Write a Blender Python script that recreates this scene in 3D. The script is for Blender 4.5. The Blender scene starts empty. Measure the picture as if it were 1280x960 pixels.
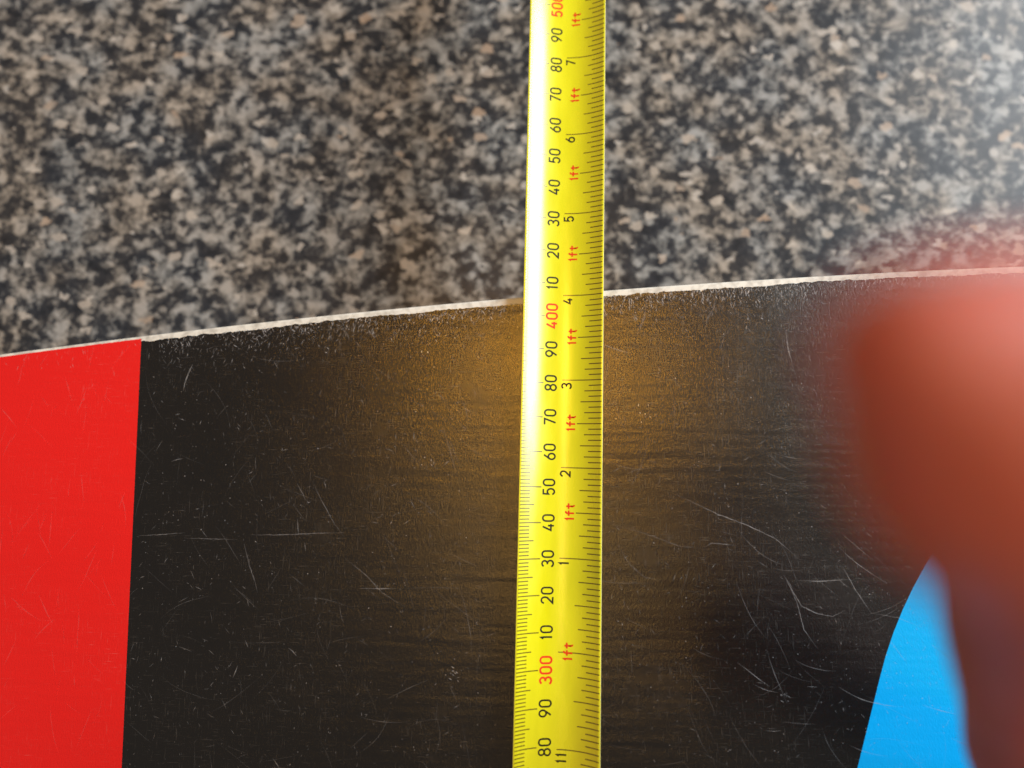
import bpy, bmesh, math, random
from mathutils import Vector, Matrix, noise

R = math.radians
SC = bpy.context.scene
COL = SC.collection
MM = 0.001

# ------------------------------------------------------------------ camera
TILT = R(7.25)
BOARD_H = 0.045                       # base of the board above the stone, under the tape
CAM_Z = BOARD_H + 0.186
cam_d = bpy.data.cameras.new('camera')
cam = bpy.data.objects.new('camera', cam_d); COL.objects.link(cam)
cam.location = (0, 0, CAM_Z)
cam.rotation_euler = (TILT, 0, 0)
cam_d.sensor_width = 36; cam_d.lens = 22.5
cam_d.clip_start = 0.002; cam_d.clip_end = 50
cam_d.dof.use_dof = True
cam_d.dof.focus_distance = 0.184
cam_d.dof.aperture_fstop = 4.3
SC.camera = cam

# ------------------------------------------------------------------ world and lamps
w = bpy.data.worlds.new('World'); SC.world = w; w.use_nodes = True
bg = w.node_tree.nodes['Background']
bg.inputs[0].default_value = (0.30, 0.275, 0.25, 1); bg.inputs[1].default_value = 0.60

def area(name, loc, target, sx, sy, power, color):
    l = bpy.data.lights.new(name, 'AREA'); l.shape = 'RECTANGLE'; l.size = sx; l.size_y = sy
    l.energy = power; l.color = color
    o = bpy.data.objects.new(name, l); COL.objects.link(o)
    o.location = loc
    z = (Vector(loc) - Vector(target)).normalized(); x = (Vector((0, 1, 0)) - z * z.y).normalized(); y = z.cross(x)
    o.rotation_euler = Matrix((x, y, z)).transposed().to_euler()      # long side runs along the board's y
    return o
# daylight from a window to the right and a little behind the board
area('window_light', (1.35, 0.62, 1.02), (0.02, 0.02, 0.04), 1.30, 0.70, 54, (0.90, 0.96, 1.0))
# warm ceiling bulb above the board; dim warm strip added to lengthen its glow
pl = bpy.data.lights.new('warm_bulb', 'POINT'); pl.energy = 14; pl.color = (1.0, 0.43, 0.025); pl.shadow_soft_size = 0.08
po = bpy.data.objects.new('warm_bulb', pl); COL.objects.link(po); po.location = (-0.030, 0.24, 1.35)
area('warm_glow_fill', (-0.02, 0.02, 1.40), (-0.02, 0.02, 0), 0.75, 0.10, 3.0, (1.0, 0.54, 0.13))

SC.view_settings.view_transform = 'Standard'; SC.view_settings.look = 'None'
SC.view_settings.exposure = 0.0; SC.view_settings.gamma = 1.0
SC.cycles.use_denoising = True
SC.cycles.max_bounces = 6

# ------------------------------------------------------------------ helpers
def material(name):
    m = bpy.data.materials.new(name); m.use_nodes = True
    nt = m.node_tree; b = nt.nodes['Principled BSDF']
    return m, nt, b
def N(nt, typ, **kw):
    n = nt.nodes.new(typ)
    for k, v in kw.items():
        if k in n.inputs: n.inputs[k].default_value = v
        else: setattr(n, k, v)
    return n
def ramp(nt, fac, stops, interp='LINEAR'):
    r = nt.nodes.new('ShaderNodeValToRGB'); r.color_ramp.interpolation = interp
    e = r.color_ramp.elements
    while len(e) < len(stops): e.new(0.5)
    for el, (p, c) in zip(e, stops):
        el.position = p; el.color = c if len(c) == 4 else (*c, 1)
    nt.links.new(fac, r.inputs[0]); return r
def mix(nt, fac, a, b, mode='MIX'):
    n = nt.nodes.new('ShaderNodeMix'); n.data_type = 'RGBA'; n.blend_type = mode
    for i, v in ((0, fac), (6, a), (7, b)):
        if hasattr(v, 'links'): nt.links.new(v, n.inputs[i])
        else: n.inputs[i].default_value = v if i == 0 else (*v, 1) if len(v) == 3 else v
    return n.outputs[2]
def math_(nt, op, a, b=0.0, c=None):
    n = nt.nodes.new('ShaderNodeMath'); n.operation = op
    for i, v in enumerate((a, b) if c is None else (a, b, c)):
        if hasattr(v, 'links'): nt.links.new(v, n.inputs[i])
        else: n.inputs[i].default_value = v
    return n.outputs[0]
def mapped(nt, scale, rot=(0, 0, 0)):
    tc = nt.nodes.new('ShaderNodeTexCoord'); mp = nt.nodes.new('ShaderNodeMapping')
    mp.inputs['Scale'].default_value = scale; mp.inputs['Rotation'].default_value = rot
    nt.links.new(tc.outputs['Object'], mp.inputs[0]); return mp.outputs[0]

def mesh_obj(name, verts, faces, mat, parent=None, smooth=False):
    me = bpy.data.meshes.new(name); me.from_pydata([tuple(v) for v in verts], [], faces); me.update()
    if smooth:
        for p in me.polygons: p.use_smooth = True
    if mat: me.materials.append(mat)
    o = bpy.data.objects.new(name, me); COL.objects.link(o)
    if parent: o.parent = parent
    return o
def empty(name, loc=(0, 0, 0)):
    o = bpy.data.objects.new(name, None); COL.objects.link(o); o.location = loc; o.empty_display_size = 0.02
    return o
def tag(o, label, cat):
    o['label'] = label; o['category'] = cat; return o

# ------------------------------------------------------------------ materials
# speckled stone: interlocked charcoal, grey and pale grains under a dull polish
stone, nt, b = material('speckled_stone')
v1 = mapped(nt, (1, 1, 1))
wn = N(nt, 'ShaderNodeTexNoise', Scale=330.0, Detail=3.0, Roughness=0.6); nt.links.new(v1, wn.inputs['Vector'])
wm = nt.nodes.new('ShaderNodeVectorMath'); wm.operation = 'MULTIPLY_ADD'
nt.links.new(wn.outputs['Color'], wm.inputs[0]); wm.inputs[1].default_value = (.0040,) * 3; nt.links.new(v1, wm.inputs[2])
def cells(scale, sx, rot):
    mp = nt.nodes.new('ShaderNodeMapping'); mp.inputs['Scale'].default_value = (sx, 1, 1); mp.inputs['Rotation'].default_value = (0, 0, rot)
    nt.links.new(wm.outputs[0], mp.inputs[0])
    v = N(nt, 'ShaderNodeTexVoronoi', Scale=scale); nt.links.new(mp.outputs[0], v.inputs['Vector'])
    sp = nt.nodes.new('ShaderNodeSeparateColor'); nt.links.new(v.outputs['Color'], sp.inputs[0]); return v, sp
n1 = N(nt, 'ShaderNodeTexNoise', Scale=225.0, Detail=3.0, Roughness=0.6); nt.links.new(wm.outputs[0], n1.inputs['Vector'])
va, sa_ = cells(370.0, 0.72, 0.5)
vb, sb_ = cells(210.0, 1.3, -0.3)
n1s = math_(nt, 'MULTIPLY_ADD', math_(nt, 'SUBTRACT', n1.outputs[0], 0.5), 1.9, 0.5)
g = math_(nt, 'MULTIPLY_ADD', math_(nt, 'SUBTRACT', sa_.outputs[0], 0.5), 0.34, n1s)
g = math_(nt, 'MULTIPLY_ADD', math_(nt, 'SUBTRACT', sb_.outputs[0], 0.5), 0.22, g)
base = ramp(nt, g, [(0.0, (.018, .020, .024)), (0.36, (.034, .036, .042)), (0.46, (.064, .064, .066)), (0.53, (.125, .123, .119)), (0.66, (.195, .190, .180)), (0.85, (.31, .30, .285))]).outputs[0]
tint = N(nt, 'ShaderNodeTexNoise', Scale=45.0, Detail=2.0); nt.links.new(v1, tint.inputs['Vector'])
base = mix(nt, 1.0, base, ramp(nt, tint.outputs[0], [(0.38, (.93, .99, 1.05)), (0.62, (1.07, 1.0, .92))]).outputs[0], 'MULTIPLY')
fm = math_(nt, 'MULTIPLY', math_(nt, 'GREATER_THAN', sa_.outputs[1], 0.96), 0.65)           # single pale crystals
fc = ramp(nt, sa_.outputs[2], [(0.0, (.50, .48, .45)), (0.7, (.46, .42, .37)), (0.97, (.40, .30, .22))])
base = mix(nt, fm, base, fc.outputs[0])
nt.links.new(base, b.inputs['Base Color'])
b.inputs['Roughness'].default_value = 0.30; b.inputs['Specular IOR Level'].default_value = 0.16
bp = N(nt, 'ShaderNodeBump', Strength=0.2, Distance=0.0002); nt.links.new(n1.outputs[0], bp.inputs['Height']); nt.links.new(bp.outputs[0], b.inputs['Normal'])

# lacquered board base: three colours, the same rippled, worn finish
def lacquer(name, col, rough, dusty, spec=0.4):
    m, nt, b = material(name)
    rip = N(nt, 'ShaderNodeTexNoise', Scale=1.0, Detail=0.6, Roughness=0.4, Distortion=0.25)
    nt.links.new(mapped(nt, (52, 440, 60), (0, 0, R(2))), rip.inputs['Vector'])
    pit = N(nt, 'ShaderNodeTexNoise', Scale=1.0, Detail=3.0, Roughness=0.6)
    nt.links.new(mapped(nt, (2600, 1100, 800), (0, 0, R(-20))), pit.inputs['Vector'])
    cloud = N(nt, 'ShaderNodeTexNoise', Scale=38.0, Detail=5.0, Roughness=0.65)
    nt.links.new(mapped(nt, (1, 1, 1)), cloud.inputs['Vector'])
    h1 = N(nt, 'ShaderNodeTexNoise', Scale=1.0, Detail=4.0, Roughness=0.7); nt.links.new(mapped(nt, (2600, 160, 1), (0, 0, R(24))), h1.inputs['Vector'])
    h2 = N(nt, 'ShaderNodeTexNoise', Scale=1.0, Detail=4.0, Roughness=0.7); nt.links.new(mapped(nt, (190, 2400, 1), (0, 0, R(12))), h2.inputs['Vector'])
    hair = math_(nt, 'MAXIMUM', ramp(nt, h1.outputs[0], [(0.60, (0, 0, 0)), (0.74, (1, 1, 1))]).outputs[0], ramp(nt, h2.outputs[0], [(0.60, (0, 0, 0)), (0.74, (1, 1, 1))]).outputs[0])
    wear = math_(nt, 'MULTIPLY', hair, ramp(nt, cloud.outputs[0], [(0.40, (0, 0, 0)), (0.66, (1, 1, 1))]).outputs[0])
    nt.links.new(mix(nt, math_(nt, 'MULTIPLY', wear, dusty), col, (.50, .48, .46)), b.inputs['Base Color'])
    nt.links.new(math_(nt, 'ADD', math_(nt, 'MULTIPLY', cloud.outputs[0], 0.14), math_(nt, 'ADD', math_(nt, 'MULTIPLY', wear, 0.2), rough - 0.07)), b.inputs['Roughness'])
    b1 = N(nt, 'ShaderNodeBump', Strength=0.5, Distance=0.00020); nt.links.new(rip.outputs[0], b1.inputs['Height'])
    b2 = N(nt, 'ShaderNodeBump', Strength=0.55, Distance=0.00013); nt.links.new(pit.outputs[0], b2.inputs['Height']); nt.links.new(b1.outputs[0], b2.inputs['Normal'])
    nt.links.new(b2.outputs[0], b.inputs['Normal'])
    b.inputs['Specular IOR Level'].default_value = spec
    return m
M_BLACK = lacquer('black_lacquer', (.0052, .0045, .0042), 0.255, 0.14, 0.72)
M_RED = lacquer('red_lacquer', (.72, .012, .010), 0.34, 0.16)
M_BLUE = lacquer('blue_lacquer', (.002, .40, .88), 0.34, 0.08, 0.2)

M_RAIL, nt, b = material('pale_rail')
rn = N(nt, 'ShaderNodeTexNoise', Scale=420.0, Detail=4.0); nt.links.new(mapped(nt, (1, 1, 1)), rn.inputs['Vector'])
nt.links.new(ramp(nt, rn.outputs[0], [(0.3, (.46, .45, .41)), (0.56, (.72, .72, .67))]).outputs[0], b.inputs['Base Color'])
b.inputs['Roughness'].default_value = 0.45

M_SCR, nt, b = material('scratch_mark')
b.inputs['Base Color'].default_value = (.52, .52, .54, 1); b.inputs['Roughness'].default_value = 0.45
at = N(nt, 'ShaderNodeAttribute', attribute_name='strength')
trn = nt.nodes.new('ShaderNodeBsdfTransparent'); mx = nt.nodes.new('ShaderNodeMixShader')
nt.links.new(at.outputs['Fac'], mx.inputs[0]); nt.links.new(trn.outputs[0], mx.inputs[1]); nt.links.new(b.outputs[0], mx.inputs[2])
nt.links.new(mx.outputs[0], nt.nodes['Material Output'].inputs[0])

def print_mat(name, col, coat=1.0, rough=0.27):
    m, nt, b = material(name)
    b.inputs['Base Color'].default_value = (*col, 1); b.inputs['Roughness'].default_value = rough
    b.inputs['Coat Weight'].default_value = coat; b.inputs['Coat Roughness'].default_value = 0.25; b.inputs['Coat IOR'].default_value = 1.62; b.inputs['Specular IOR Level'].default_value = 0.3
    return m
M_TAPE, nt, b = material('yellow_tape')
tn = N(nt, 'ShaderNodeTexNoise', Scale=220.0, Detail=4.0); nt.links.new(mapped(nt, (1, .25, 1)), tn.inputs['Vector'])
nt.links.new(ramp(nt, tn.outputs[0], [(0.3, (.66, .66, .002)), (0.6, (.72, .72, .003))]).outputs[0], b.inputs['Base Color'])
b.inputs['Coat Weight'].default_value = 1.0; b.inputs['Coat Roughness'].default_value = 0.25; b.inputs['Coat IOR'].default_value = 1.62; b.inputs['Specular IOR Level'].default_value = 0.3
b.inputs['Roughness'].default_value = 0.27
nt.links.new(ramp(nt, tn.outputs[0], [(0.3, (.19,) * 3), (0.65, (.30,) * 3)]).outputs[0], b.inputs['Coat Roughness'])
M_TEDGE = print_mat('tape_edge', (.80, .78, .45))
M_INK = print_mat('black_ink', (.012, .012, .004), 0.0, 0.55)
M_TICK = print_mat('scale_ink', (.13, .10, .004))
M_RINK = print_mat('red_ink', (.70, .040, .006), 0.0, 0.55)

M_SKIN, nt, b = material('skin')
sn = N(nt, 'ShaderNodeTexNoise', Scale=140.0, Detail=4.0); nt.links.new(mapped(nt, (1, 1, 1)), sn.inputs['Vector'])
nt.links.new(ramp(nt, sn.outputs[0], [(0.35, (.49, .120, .088)), (0.65, (.58, .165, .130))]).outputs[0], b.inputs['Base Color'])
b.inputs['Subsurface Weight'].default_value = 0.7
b.inputs['Subsurface Radius'].default_value = (1.0, .30, .16); b.inputs['Subsurface Scale'].default_value = 0.004
b.inputs['Roughness'].default_value = 0.5
M_NAIL, nt, b = material('nail'); b.inputs['Base Color'].default_value = (.66, .36, .30, 1); b.inputs['Roughness'].default_value = 0.3

# ------------------------------------------------------------------ countertop
def slab(name, x0, x1, y0, y1, z0, z1, mat, bev):
    bm = bmesh.new()
    bmesh.ops.create_cube(bm, size=1)
    for v in bm.verts:
        v.co = Vector((x0 if v.co.x < 0 else x1, y0 if v.co.y < 0 else y1, z0 if v.co.z < 0 else z1))
    bmesh.ops.bevel(bm, geom=bm.edges[:], offset=bev, segments=3, affect='EDGES')
    me = bpy.data.meshes.new(name); bm.to_mesh(me); bm.free(); me.materials.append(mat)
    o = bpy.data.objects.new(name, me); COL.objects.link(o); return o
ct = slab('countertop', -0.75, 1.35, -0.55, 0.65, -0.03, 0.0, stone, 0.004); ct['kind'] = 'structure'

# ------------------------------------------------------------------ the board: long, with rocker, base side up
XC, KROCK, XT = 0.273, 0.085, 0.014
ZC = BOARD_H + KROCK * (XT - XC) ** 2
YAX, HALF, LEN2 = -0.1526, 0.2127, 0.700
def zs(x): return ZC - KROCK * (x - XC) ** 2
def halfw(x):
    d = abs(x - XC); h = HALF - 0.1377 * d * d
    if d > 0.60:
        t = min(1.0, (d - 0.60) / 0.10); h *= max(0.0, 1 - t ** 2.6) ** (1 / 2.6)
    return h
def edge_y(x): return YAX + halfw(x)

board = empty('kiteboard', (XC, YAX, 0))
tag(board, 'scratched black, red and blue board lying base up on speckled stone', 'board')
def local(v): return (v[0] - XC, v[1] - YAX, v[2])

# body with its pale rail
xs = [XC - LEN2 + 2 * LEN2 * i / 420 for i in range(421)]
xs[0] += .0002; xs[-1] -= .0002
TH = 0.008; SHEET = 0.00025
prof = [(-1, -TH + .002), (-1, -.0007), (-1, -.0002), (-1, 0), (1, 0), (1, -.0002), (1, -.0007), (1, -TH + .002), (1, -TH), (-1, -TH)]
ins = [0, 0, .0002, .0007, .0007, .0002, 0, 0, .002, .002]
V, F = [], []
for x in xs:
    h = halfw(x)
    for (s, dz), i in zip(prof, ins):
        V.append(local((x, YAX + s * max(h - i, 0.0), zs(x) - SHEET + dz)))
n = len(prof)
for i in range(len(xs) - 1):
    for j in range(n):
        a = i * n + j; c = i * n + (j + 1) % n
        F.append((a, c, c + n, a + n))
F.append(tuple(range(n))); F.append(tuple(range(len(V) - n, len(V)))[::-1])
mesh_obj('rail', V, F, M_RAIL, board)

# coloured base panels: chipped along the far edge
random.seed(4)
def jag(x, amt):
    v = noise.noise(Vector((x * 1500, 3.1, 0))) * 0.10 + noise.noise(Vector((x * 420, 9.2, 0))) * 0.16 + noise.noise(Vector((x * 60, 1.7, 0))) * 0.20
    c = noise.noise(Vector((x * 900, 22.0, 0)))
    if c > 0.42: v += (c - 0.42) * 2.2
    return amt * v * MM
def panel(name, mat, fl, fr, ncol, lip, amt):
    # fl, fr: x of the left and right borders as functions of y
    rows = 64; V, F = [], []
    for i in range(ncol + 1):
        u = i / ncol
        def xat(y): return fl(y) * (1 - u) + fr(y) * u
        yt = 0.05
        for _ in range(6):
            xt = xat(yt); yt = edge_y(xt) - lip * MM - jag(xt, amt)
        yb = -0.36
        for _ in range(6):
            xb = xat(yb); yb = YAX - halfw(xb) + lip * MM
        for j in range(rows + 1):
            y = yb + (yt - yb) * (1 - (1 - j / rows) ** 1.6); x = xat(y)
            V.append(local((x, y, zs(x))))
        V.append(local((xt, yt, zs(xt) - SHEET * 1.5)))
    r = rows + 2
    for i in range(ncol):
        for j in range(rows + 1):
            a = i * r + j; F.append((a, a + r, a + r + 1, a + 1))
    return mesh_obj(name, V, F, mat, board)
redb = lambda y: (-112.6 - 0.0293 * (y * 1000)) * MM
def blub(y):
    u = y * 1000 + 30; t = max(u, -26.0)                       # swept curve, straight below
    return (112.97 + 0.630 * t + 0.00583 * t * t + 0.327 * (u - t)) * MM
panel('red_panel', M_RED, lambda y: XC - 0.665, redb, 700, 1.0, 0.5)
panel('black_panel', M_BLACK, redb, blub, 1100, 2.05, 2.3)
blu2 = lambda y: blub(y) + 0.06
panel('blue_panel', M_BLUE, blub, blu2, 300, 1.5, 0.8)
panel('black_panel', M_BLACK, blu2, lambda y: XC + 0.665, 300, 1.75, 1.0)  # unseen black end, put in to cut blue bounce onto the finger

# scratches and chips: thin pale marks cut into the lacquer
sv, sf, sa = [], [], []
def scratch(pts, width, alpha):
    # pts in mm on the board; tapered ribbon
    n = len(pts); h = random.uniform(.010, .030) * MM; b0 = len(sv)
    for i, (x, y) in enumerate(pts):
        p0 = pts[max(i - 1, 0)]; p1 = pts[min(i + 1, n - 1)]
        dx, dy = p1[0] - p0[0], p1[1] - p0[1]; L = math.hypot(dx, dy) or 1
        t = i / (n - 1); wd = width * (0.25 + 0.75 * math.sin(math.pi * min(max(t, .04), .96))) * random.uniform(.6, 1.25) / 2
        for s in (-1, 1):
            X = (x - dy / L * wd * s) * MM; Y = (y + dx / L * wd * s) * MM
            sv.append(local((X, Y, zs(X) + h)))
        a = alpha * random.uniform(.45, 1.2) * (0.35 + 0.65 * math.sin(math.pi * min(max(t, .08), .92)))
        sa.extend((a, a))
    for i in range(n - 1):
        a = b0 + 2 * i; sf.append((a, a + 2, a + 3, a + 1))
def arc(x, y, ang, L, curv, width, alpha, seg=None):
    seg = seg or max(2, int(L / 1.3)); pts = []
    for i in range(seg + 1):
        pts.append((x, y)); ang += curv * L / seg + random.gauss(0, .03)
        x += math.cos(ang) * L / seg; y += math.sin(ang) * L / seg
    scratch(pts, width, alpha)
random.seed(11)
ey = lambda x: edge_y(x * MM) / MM
U = random.uniform
for k in range(2600):                                   # chips close to the far edge
    x = U(-108, 165); d = random.expovariate(1 / 3.8)
    dens = 0.45 + 0.55 * min(1, max(0, (x + 100) / 140))
    if random.random() > dens: continue
    y = ey(x) - 1.75 - d
    arc(x, y, R(random.gauss(-90, 28)), U(.3, 1.9), U(-.2, .2), U(.06, .25), U(.15, 1.0) * math.exp(-d / 9), 2)
for k in range(3200):                                   # nicks all over
    x = U(-112, 160); y = ey(x) - 2 - 135 * random.random() ** 1.2
    arc(x, y, R(random.choice((-65, -80, 20, -40, 60)) + random.gauss(0, 25)), min(5, random.expovariate(1 / .75)) + .2, U(-.15, .15), U(.06, .22), U(.04, .48) ** 1.2)
for k in range(300):                                   # long faint hairlines
    x = U(-112, 150); y = ey(x) - 4 - U(0, 130)
    arc(x, y, R(random.choice((-60, -35, -75, 5, 70)) + random.gauss(0, 18)), U(5, 20), random.gauss(0, .03), U(.06, .14), U(.03, .20))
for k in range(42):                                    # swirls at the right
    x = U(60, 135); y = U(-80, 10)
    arc(x, y, R(random.gauss(-45, 22)), U(4, 20), abs(random.gauss(.02, .03)), U(.10, .22), U(.08, .40))
for k in range(1500):                                    # specks, mostly at the right
    x = 160 - 270 * random.random() ** 1.5; y = ey(x) - 2 - 130 * random.random()
    arc(x, y, U(0, 6.3), U(.15, .45), 0, U(.15, .40), U(.08, .55), 2)
for k in range(56):                                     # bursts of chips
    cx = U(-105, 165); cy = ey(cx) - (1.8 + random.expovariate(1 / 4.)) if k < 50 else ey(cx) - U(5, 120)
    a0 = random.gauss(-85, 30); sp = U(.8, 3.5)
    for q in range(random.randint(8, 26)):
        X = random.gauss(cx, sp); Y = min(random.gauss(cy, sp * .8), ey(X) - 1.9)
        arc(X, Y, R(random.gauss(a0, 22)), U(.15, 1.2), 0, U(.06, .22), U(.10, .85), 2)
for k in range(120):                                    # red panel
    x = U(-180, -114); y = ey(x) - 2 - U(0, 125)
    arc(x, y, R(random.choice((60, 80, -60)) + random.gauss(0, 16)), U(1.5, 14), random.gauss(0, .03), U(.10, .40), U(.02, .085))
for k in range(45):
    x = U(-170, -114); arc(x, ey(x) - 1.6 - random.expovariate(1 / 2.), R(random.gauss(-80, 25)), U(.5, 2.2), 0, U(.1, .25), U(.1, .35), 2)
KNOWN = [  # long marks one can point to
 ([(-96.9,30.4),(-98.1,27.5),(-99,24.6),(-99.3,22.3)], .34, .55),
 ([(-58.5,-4.5),(-56.7,-8),(-54,-12.7),(-51,-17.5),(-48.6,-20.4)], .16, .42),
 ([(-63,-5.3),(-61,-8.6),(-60.2,-10.2)], .20, .42),
 ([(-62.5,-15.5),(-62,-20)], .24, .42),
 ([(-110,-20.6),(-104,-20.2),(-96,-19.6)], .22, .34), ([(-96,-21.1),(-88,-21.3),(-80,-21.5)], .20, .26),
 ([(-76,-20.1),(-66,-20),(-56,-19.5),(-48.5,-19.3)], .24, .34),
 ([(-78,-22.7),(-76,-29),(-74,-34),(-73.3,-36.4)], .34, .30),
 ([(-48,-26.5),(-42,-31),(-37,-36),(-31,-39.5)], .18, .34),
 ([(-43.5,-34.8),(-38,-34.9),(-33,-34.8)], .26, .38), ([(-33,-34.8),(-22,-34.4),(-12,-34.6)], .12, .14),
 ([(-20.5,12.3),(-18,4),(-15.9,-3.2)], .15, .34),
 ([(47,-8.3),(58,-13.6),(66,-16.6),(74,-20.4),(80.5,-26.2)], .22, .50),
 ([(28,-16.5),(38,-19.2),(47,-22.5),(56,-23.4)], .14, .30),
 ([(54,-23),(56,-21.7),(59,-21.9),(63,-22.4)], .3, .30),
 ([(14.5,-31.5),(22,-31.9),(30,-32.8),(40,-32.7)], .14, .26),
 ([(30,-22.5),(33,-27.5),(37,-31),(41,-32)], .16, .38),
 ([(75.5,-30),(77.6,-34),(80,-38.5),(84,-40.5),(88.5,-41.3),(92,-39.6)], .24, .48),
 ([(76.2,-31),(79,-38),(80.5,-45),(84,-50)], .2, .42),
 ([(92,-28),(95,-34),(99,-40.4)], .24, .45), ([(99,-40.4),(106,-41.5),(112,-44)], .16, .3),
 ([(80,39.5),(80.3,34),(81.6,27.6)], .3, .50), ([(63,40.6),(61,34),(64,29.5)], .16, .3),
 ([(26,35.7),(30,34),(35,32.6)], .3, .42),
 ([(60.3,50.5),(59.5,46),(57.3,42.5),(56.8,40.3)], .5, .22), ([(40,49.5),(39,43),(36.5,37.5)], .5, .22),
]
for pts, wd, al in KNOWN:
    fine = []
    for (a, c) in zip(pts, pts[1:]):
        m = max(2, int(math.dist(a, c) / 0.7))
        for i in range(m):
            t = i / m; fine.append((a[0] + (c[0] - a[0]) * t + random.gauss(0, .04), a[1] + (c[1] - a[1]) * t + random.gauss(0, .04)))
    fine.append(pts[-1]); scratch(fine, wd * 1.15, al * .62)
so = mesh_obj('scratches', sv, sf, M_SCR, board); so['kind'] = 'stuff'
att = so.data.attributes.new('strength', 'FLOAT', 'POINT'); att.data.foreach_set('value', sa)

# ------------------------------------------------------------------ tape measure: concave blade, printed scales
TW, TR = 25.0, 19.9                                     # flat width and radius of the curve, mm
M0 = 356.2                                              # scale reading at y = 0
tape = empty('tape_measure', (0.0138, 0.0, BOARD_H + 0.00025))
tape.rotation_euler = (0, 0, R(-1.42))
tag(tape, 'yellow measuring tape blade lying across the board edge', 'tape measure')
def tp(s, m, h=0.0):
    """s: mm across the flat width from the left edge, m: scale reading, h: mm above the face"""
    a = (s - TW / 2) / TR; r = TR - h
    return (r * math.sin(a) * MM, (m - M0) * MM, (TR - r * math.cos(a)) * MM)
NS = 28; TT = 0.16
mlist = [0, 100, 200, 300, 400, 500, 600, 700, 790]
def ribbon(name, h, s0, s1, ns, mat, parent, flip=False):
    V, F = [], []
    for m in mlist:
        for j in range(ns + 1): V.append(tp(s0 + (s1 - s0) * j / ns, m, h))
    for i in range(len(mlist) - 1):
        for j in range(ns):
            a = i * (ns + 1) + j; q = (a, a + 1, a + ns + 2, a + ns + 1)
            F.append(q[::-1] if flip else q)
    return V, F
V, F = ribbon('b', TT, 0, TW, NS, None, None)
V2, F2 = ribbon('b', 0, 0, TW, NS, None, None, True)
off = len(V); F2 = [tuple(i + off for i in f) for f in F2]
n1_ = NS + 1; EF = []
for i in range(len(mlist) - 1):
    a = i * n1_; EF.append((a, a + n1_, a + n1_ + off, a + off))
    a = i * n1_ + NS; EF.append((a, a + off, a + n1_ + off, a + n1_))
for i in (0, len(mlist) - 1):
    for j in range(NS):
        a = i * n1_ + j; EF.append((a, a + 1, a + 1 + off, a + off))
blade = mesh_obj('blade', V + V2, F + F2 + EF, M_TAPE, tape, True)
blade.data.materials.append(M_TEDGE)
for p in blade.data.polygons[len(F) + len(F2):]: p.material_index = 1; p.use_smooth = False
PH = TT + 0.02                                           # printed face

def ticks(name, items, width, mat):
    V, F = [], []
    for m, s0, s1 in items:
        ns = max(1, int(abs(s1 - s0) / 0.8)); b0 = len(V)
        for j in range(ns + 1):
            s = s0 + (s1 - s0) * j / ns
            V.append(tp(s, m - width / 2, PH)); V.append(tp(s, m + width / 2, PH))
        for j in range(ns):
            a = b0 + 2 * j; F.append((a, a + 2, a + 3, a + 1))
    return mesh_obj(name, V, F, mat, tape, True)
mmt = []
for m in range(255, 540):
    mmt.append((m, 0.35, TW * (0.285 if m % 10 == 0 else 0.20 if m % 5 == 0 else 0.145)))
ticks('millimetre_scale', mmt, 0.30, M_TICK)
iht = []
for q in range(10 * 16 + 2, 21 * 16):
    L = 0.49 if q % 16 == 0 else 0.31 if q % 8 == 0 else 0.27 if q % 4 == 0 else 0.224 if q % 2 == 0 else 0.174
    iht.append((q * 25.4 / 16, TW * (1 - L), TW - 0.35))
ticks('inch_scale', iht, 0.29, M_TICK)

# numerals, drawn as pen strokes: x 0..1 along the line of text, y 0..1 cap height
def arcp(cx, cy, rx, ry, a0, a1, n=10):
    return [(cx + rx * math.cos(R(a0 + (a1 - a0) * i / n)), cy + ry * math.sin(R(a0 + (a1 - a0) * i / n))) for i in range(n + 1)]
GLYPH = {
 '0': [arcp(.5, .72, .5, .28, 0, 180) + arcp(.5, .28, .5, .28, 180, 360) + [(1, .72)]],
 '1': [[(.12, .76), (.58, 1.0), (.58, 0)]],
 '2': [arcp(.5, .72, .48, .28, 170, 0) + arcp(.3, .70, .68, .42, -10, -35, 4) + [(.02, 0), (1.0, 0)]],
 '3': [arcp(.48, .76, .46, .24, 160, -90) + [(.36, .52)], arcp(.46, .26, .52, .26, 90, -160)],
 '4': [[(.62, 1.0), (0, .26), (1.05, .26)], [(.76, .52), (.76, 0)]],
 '5': [[(.92, 1.0), (.14, 1.0), (.08, .52)] + arcp(.48, .32, .50, .32, 130, -155)],
 '6': [[(.76, 1.0), (.08, .46)] + arcp(.5, .30, .5, .30, 150, 510, 16)],
 '7': [[(0, 1.0), (1.0, 1.0), (.34, 0)]],
 '8': [arcp(.5, .76, .44, .24, -90, 270, 16), arcp(.5, .26, .5, .26, 90, 450, 16)],
 '9': [arcp(.5, .70, .5, .30, 330, -30, 16) + [(.92, .54), (.24, 0)]],
 'f': [arcp(.72, .80, .38, .20, 70, 180, 6) + [(.34, 0)], [(-.35, .64), (1.05, .64)]],
 't': [[(.36, .95), (.36, .20)] + arcp(.66, .20, .30, .20, 180, 285, 6), [(-.35, .66), (1.15, .66)]],
}
GW = {'1': .62, 'f': .78, 't': .78}
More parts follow.
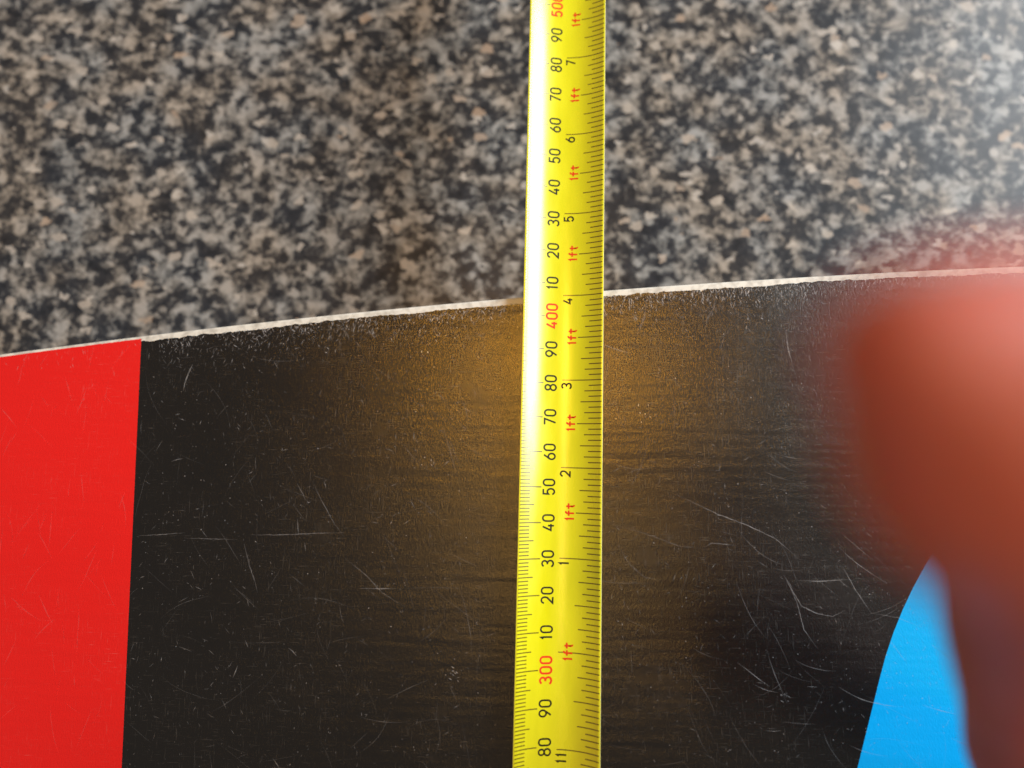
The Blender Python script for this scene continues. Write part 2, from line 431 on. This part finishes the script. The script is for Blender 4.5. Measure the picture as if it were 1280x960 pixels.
def stroke_strip(pts, wd):
    # resample, then mitred strip
    out = [pts[0]]
    for a, c in zip(pts, pts[1:]):
        n = max(1, int(math.dist(a, c) / 0.5))
        for i in range(1, n + 1): out.append((a[0] + (c[0] - a[0]) * i / n, a[1] + (c[1] - a[1]) * i / n))
    res = []
    for i, p in enumerate(out):
        a = out[max(i - 1, 0)]; c = out[min(i + 1, len(out) - 1)]
        d1 = Vector((p[0] - a[0], p[1] - a[1])); d2 = Vector((c[0] - p[0], c[1] - p[1]))
        if d1.length < 1e-9: d1 = d2
        if d2.length < 1e-9: d2 = d1
        d1.normalize(); d2.normalize(); t = (d1 + d2)
        if t.length < 1e-6: t = d1
        t.normalize(); nrm = Vector((-t.y, t.x)); k = 1 / max(0.45, nrm.dot(Vector((-d1.y, d1.x))))
        res.append((p, nrm * (wd / 2 * k)))
    return res
def text(name, txt, m_c, s_left, height, gw, gap, wd, mat, align='CENTER', label=None):
    widths = [gw * GW.get(c, 1.0) for c in txt]
    total = sum(widths) + gap * (len(txt) - 1)
    cur = m_c - total / 2 if align == 'CENTER' else m_c - total
    V, F = [], []; k = 0
    for c, wc in zip(txt, widths):
        for st in GLYPH[c]:
            iw, ih = wc - wd, height - wd
            pts = [(cur + wd / 2 + x * iw, wd / 2 + y * ih) for x, y in st]
            b0 = len(V); hh = PH + 0.006 * (1 + k % 3); k += 1
            strip = stroke_strip(pts, wd)
            for p, nn in strip:
                for sg in (1, -1):
                    a = p[0] + nn.x * sg; bb = p[1] + nn.y * sg
                    V.append(tp(s_left + height - bb, a, hh))
            for i in range(len(strip) - 1):
                a = b0 + 2 * i; F.append((a, a + 1, a + 3, a + 2))
        cur += wc + gap
    o = mesh_obj(name, V, F, mat, tape, True)
    if label: o['label'] = label
    return o
for m in range(260, 540, 10):
    big = m % 100 == 0
    text('numeral', str(m) if big else '%02d' % (m % 100), m, TW * .300, 3.75, 2.25 if big else 2.15, .42, .54 if big else .47,
         M_RINK if big else M_INK, label=('red hundred mark' if big else None))
for i in range(11, 21):
    m = i * 25.4
    if i == 12:
        text('foot_mark', '1ft', m + .2, TW * .565, 2.85, 1.95, .38, .48, M_RINK)
    else:
        text('inch_numeral', str(i % 12 if i > 12 else i), m - .75, TW * .50, 3.15, 1.95, .4, .46, M_INK, 'END')
        if i > 12: text('foot_mark', '1ft', m + 12.7 + .2, TW * .565, 2.85, 1.95, .38, .48, M_RINK)

# ------------------------------------------------------------------ hand: one finger reaching up close under the lens
RT = Vector((1, 0, 0)); UP = Vector((0, math.cos(TILT), math.sin(TILT))); FW = Vector((0, math.sin(TILT), -math.cos(TILT)))
def hp(p): return Vector((0, 0, CAM_Z)) + (RT * p[0] + UP * p[1] + FW * p[2]) * MM
bm = bmesh.new()
def limb(pts):
    """chain of (point, radius): spheres joined by cones, later fused into one skin"""
    for p, r in pts:
        bmesh.ops.create_icosphere(bm, subdivisions=3, radius=r * MM, matrix=Matrix.Translation(p))
    for (p, r), (q, s) in zip(pts, pts[1:]):
        d = q - p
        if d.length < 1e-6: continue
        mt = Matrix.Translation((p + q) / 2) @ d.to_track_quat('Z', 'Y').to_matrix().to_4x4()
        bmesh.ops.create_cone(bm, cap_ends=True, segments=28, radius1=r * MM, radius2=s * MM, depth=d.length, matrix=mt)
tip, dip, pip, mcp = hp((22.3, -2.6, 29)), hp((39.4, -11, 47)), hp((54.5, -25, 65)), hp((78, -54, 92))
limb([(hp((16.7, 1.4, 27)), 4.1), (hp((22.4, 1.5, 27)), 4.6), (hp((28, 0.7, 28)), 4.0)])     # broad, flattened tip
limb([(tip, 7.5), (tip.lerp(dip, .35), 8.2), (dip, 8.3), (dip.lerp(pip, .5), 8.6), (pip, 9.4), (pip.lerp(mcp, .5), 9.6), (mcp, 11)])
fdir = (tip - mcp).normalized()
kdir = (RT * .55 - UP * .25 - FW * .67); kdir = (kdir - fdir * kdir.dot(fdir)).normalized()
palm = fdir.cross(kdir).normalized()                    # towards the palm or the back of the hand
if palm.dot(FW) > 0: palm = -palm
wrist = mcp - fdir * .085 + kdir * .026
for i, (Lx, r) in enumerate(((47, 9), (45, 8.6), (36, 7.6))):   # curled fingers
    k0 = mcp + kdir * (.0205 * (i + 1)) - fdir * (.002 + .004 * i)
    a = k0 + (fdir * .72 + palm * .70) * Lx * MM
    c = a + (-fdir * .72 + palm * .55) * Lx * .60 * MM
    e = c + (-fdir * .90 - palm * .40) * Lx * .44 * MM
    limb([(k0, r + 1.6), (k0.lerp(a, .5), r), (a, r), (a.lerp(c, .5), r - .6), (c, r - .8), (e, r - 1.4)])
    limb([(k0, r + 2.4), (k0.lerp(wrist, .5), 13), (wrist, 16)])
limb([(mcp, 11), (mcp.lerp(wrist, .5), 14), (wrist, 17)])
th0 = mcp.lerp(wrist, .68) - kdir * .012 + palm * .012         # thumb folds over the curled fingers
th1 = mcp.lerp(wrist, .25) - kdir * .004 + palm * .030
th2 = th1 + (kdir * .70 + fdir * .35 + palm * .2) * .034
th3 = th2 + (kdir * .95 + fdir * .15) * .024
limb([(wrist, 15), (th0, 14), (th1, 10.5), (th2, 9.5), (th3, 8.2)])
w2 = wrist + Vector((.040, -.030, .004)); w3 = w2 + Vector((.12, -.10, .02)); w4 = w3 + Vector((.12, -.11, .03))
limb([(wrist, 19), (w2, 24), (w3, 34), (w4, 40)])
me = bpy.data.meshes.new('hand'); bm.to_mesh(me); bm.free()
hand = bpy.data.objects.new('hand', me); COL.objects.link(hand); me.materials.append(M_SKIN)
rm = hand.modifiers.new('fuse', 'REMESH'); rm.mode = 'VOXEL'; rm.voxel_size = 0.0013; rm.use_smooth_shade = True
sm = hand.modifiers.new('soften', 'SMOOTH'); sm.iterations = 10; sm.factor = 0.6
tag(hand, 'blurred reddish fingertip at the right, held close under the lens', 'hand')
# fingernail on the back of the pointing finger
nb = -palm; V, F = [], []
ax = (tip - dip).normalized(); sd = ax.cross(nb).normalized()
for i in range(9):
    for j in range(9):
        u = -1 + i / 4; v = j / 8; wv = 5.6 * (1 - 0.25 * v ** 4)
        ang = u * wv / 7.9
        q = dip.lerp(tip, .45) + ax * v * .0125 + (sd * math.sin(ang) + nb * math.cos(ang)) * (8.15 - .25 * v) * MM
        V.append(q)
for i in range(8):
    for j in range(8):
        a = i * 9 + j; F.append((a, a + 9, a + 10, a + 1))
nail = mesh_obj('fingernail', V, F, M_NAIL, hand, True)
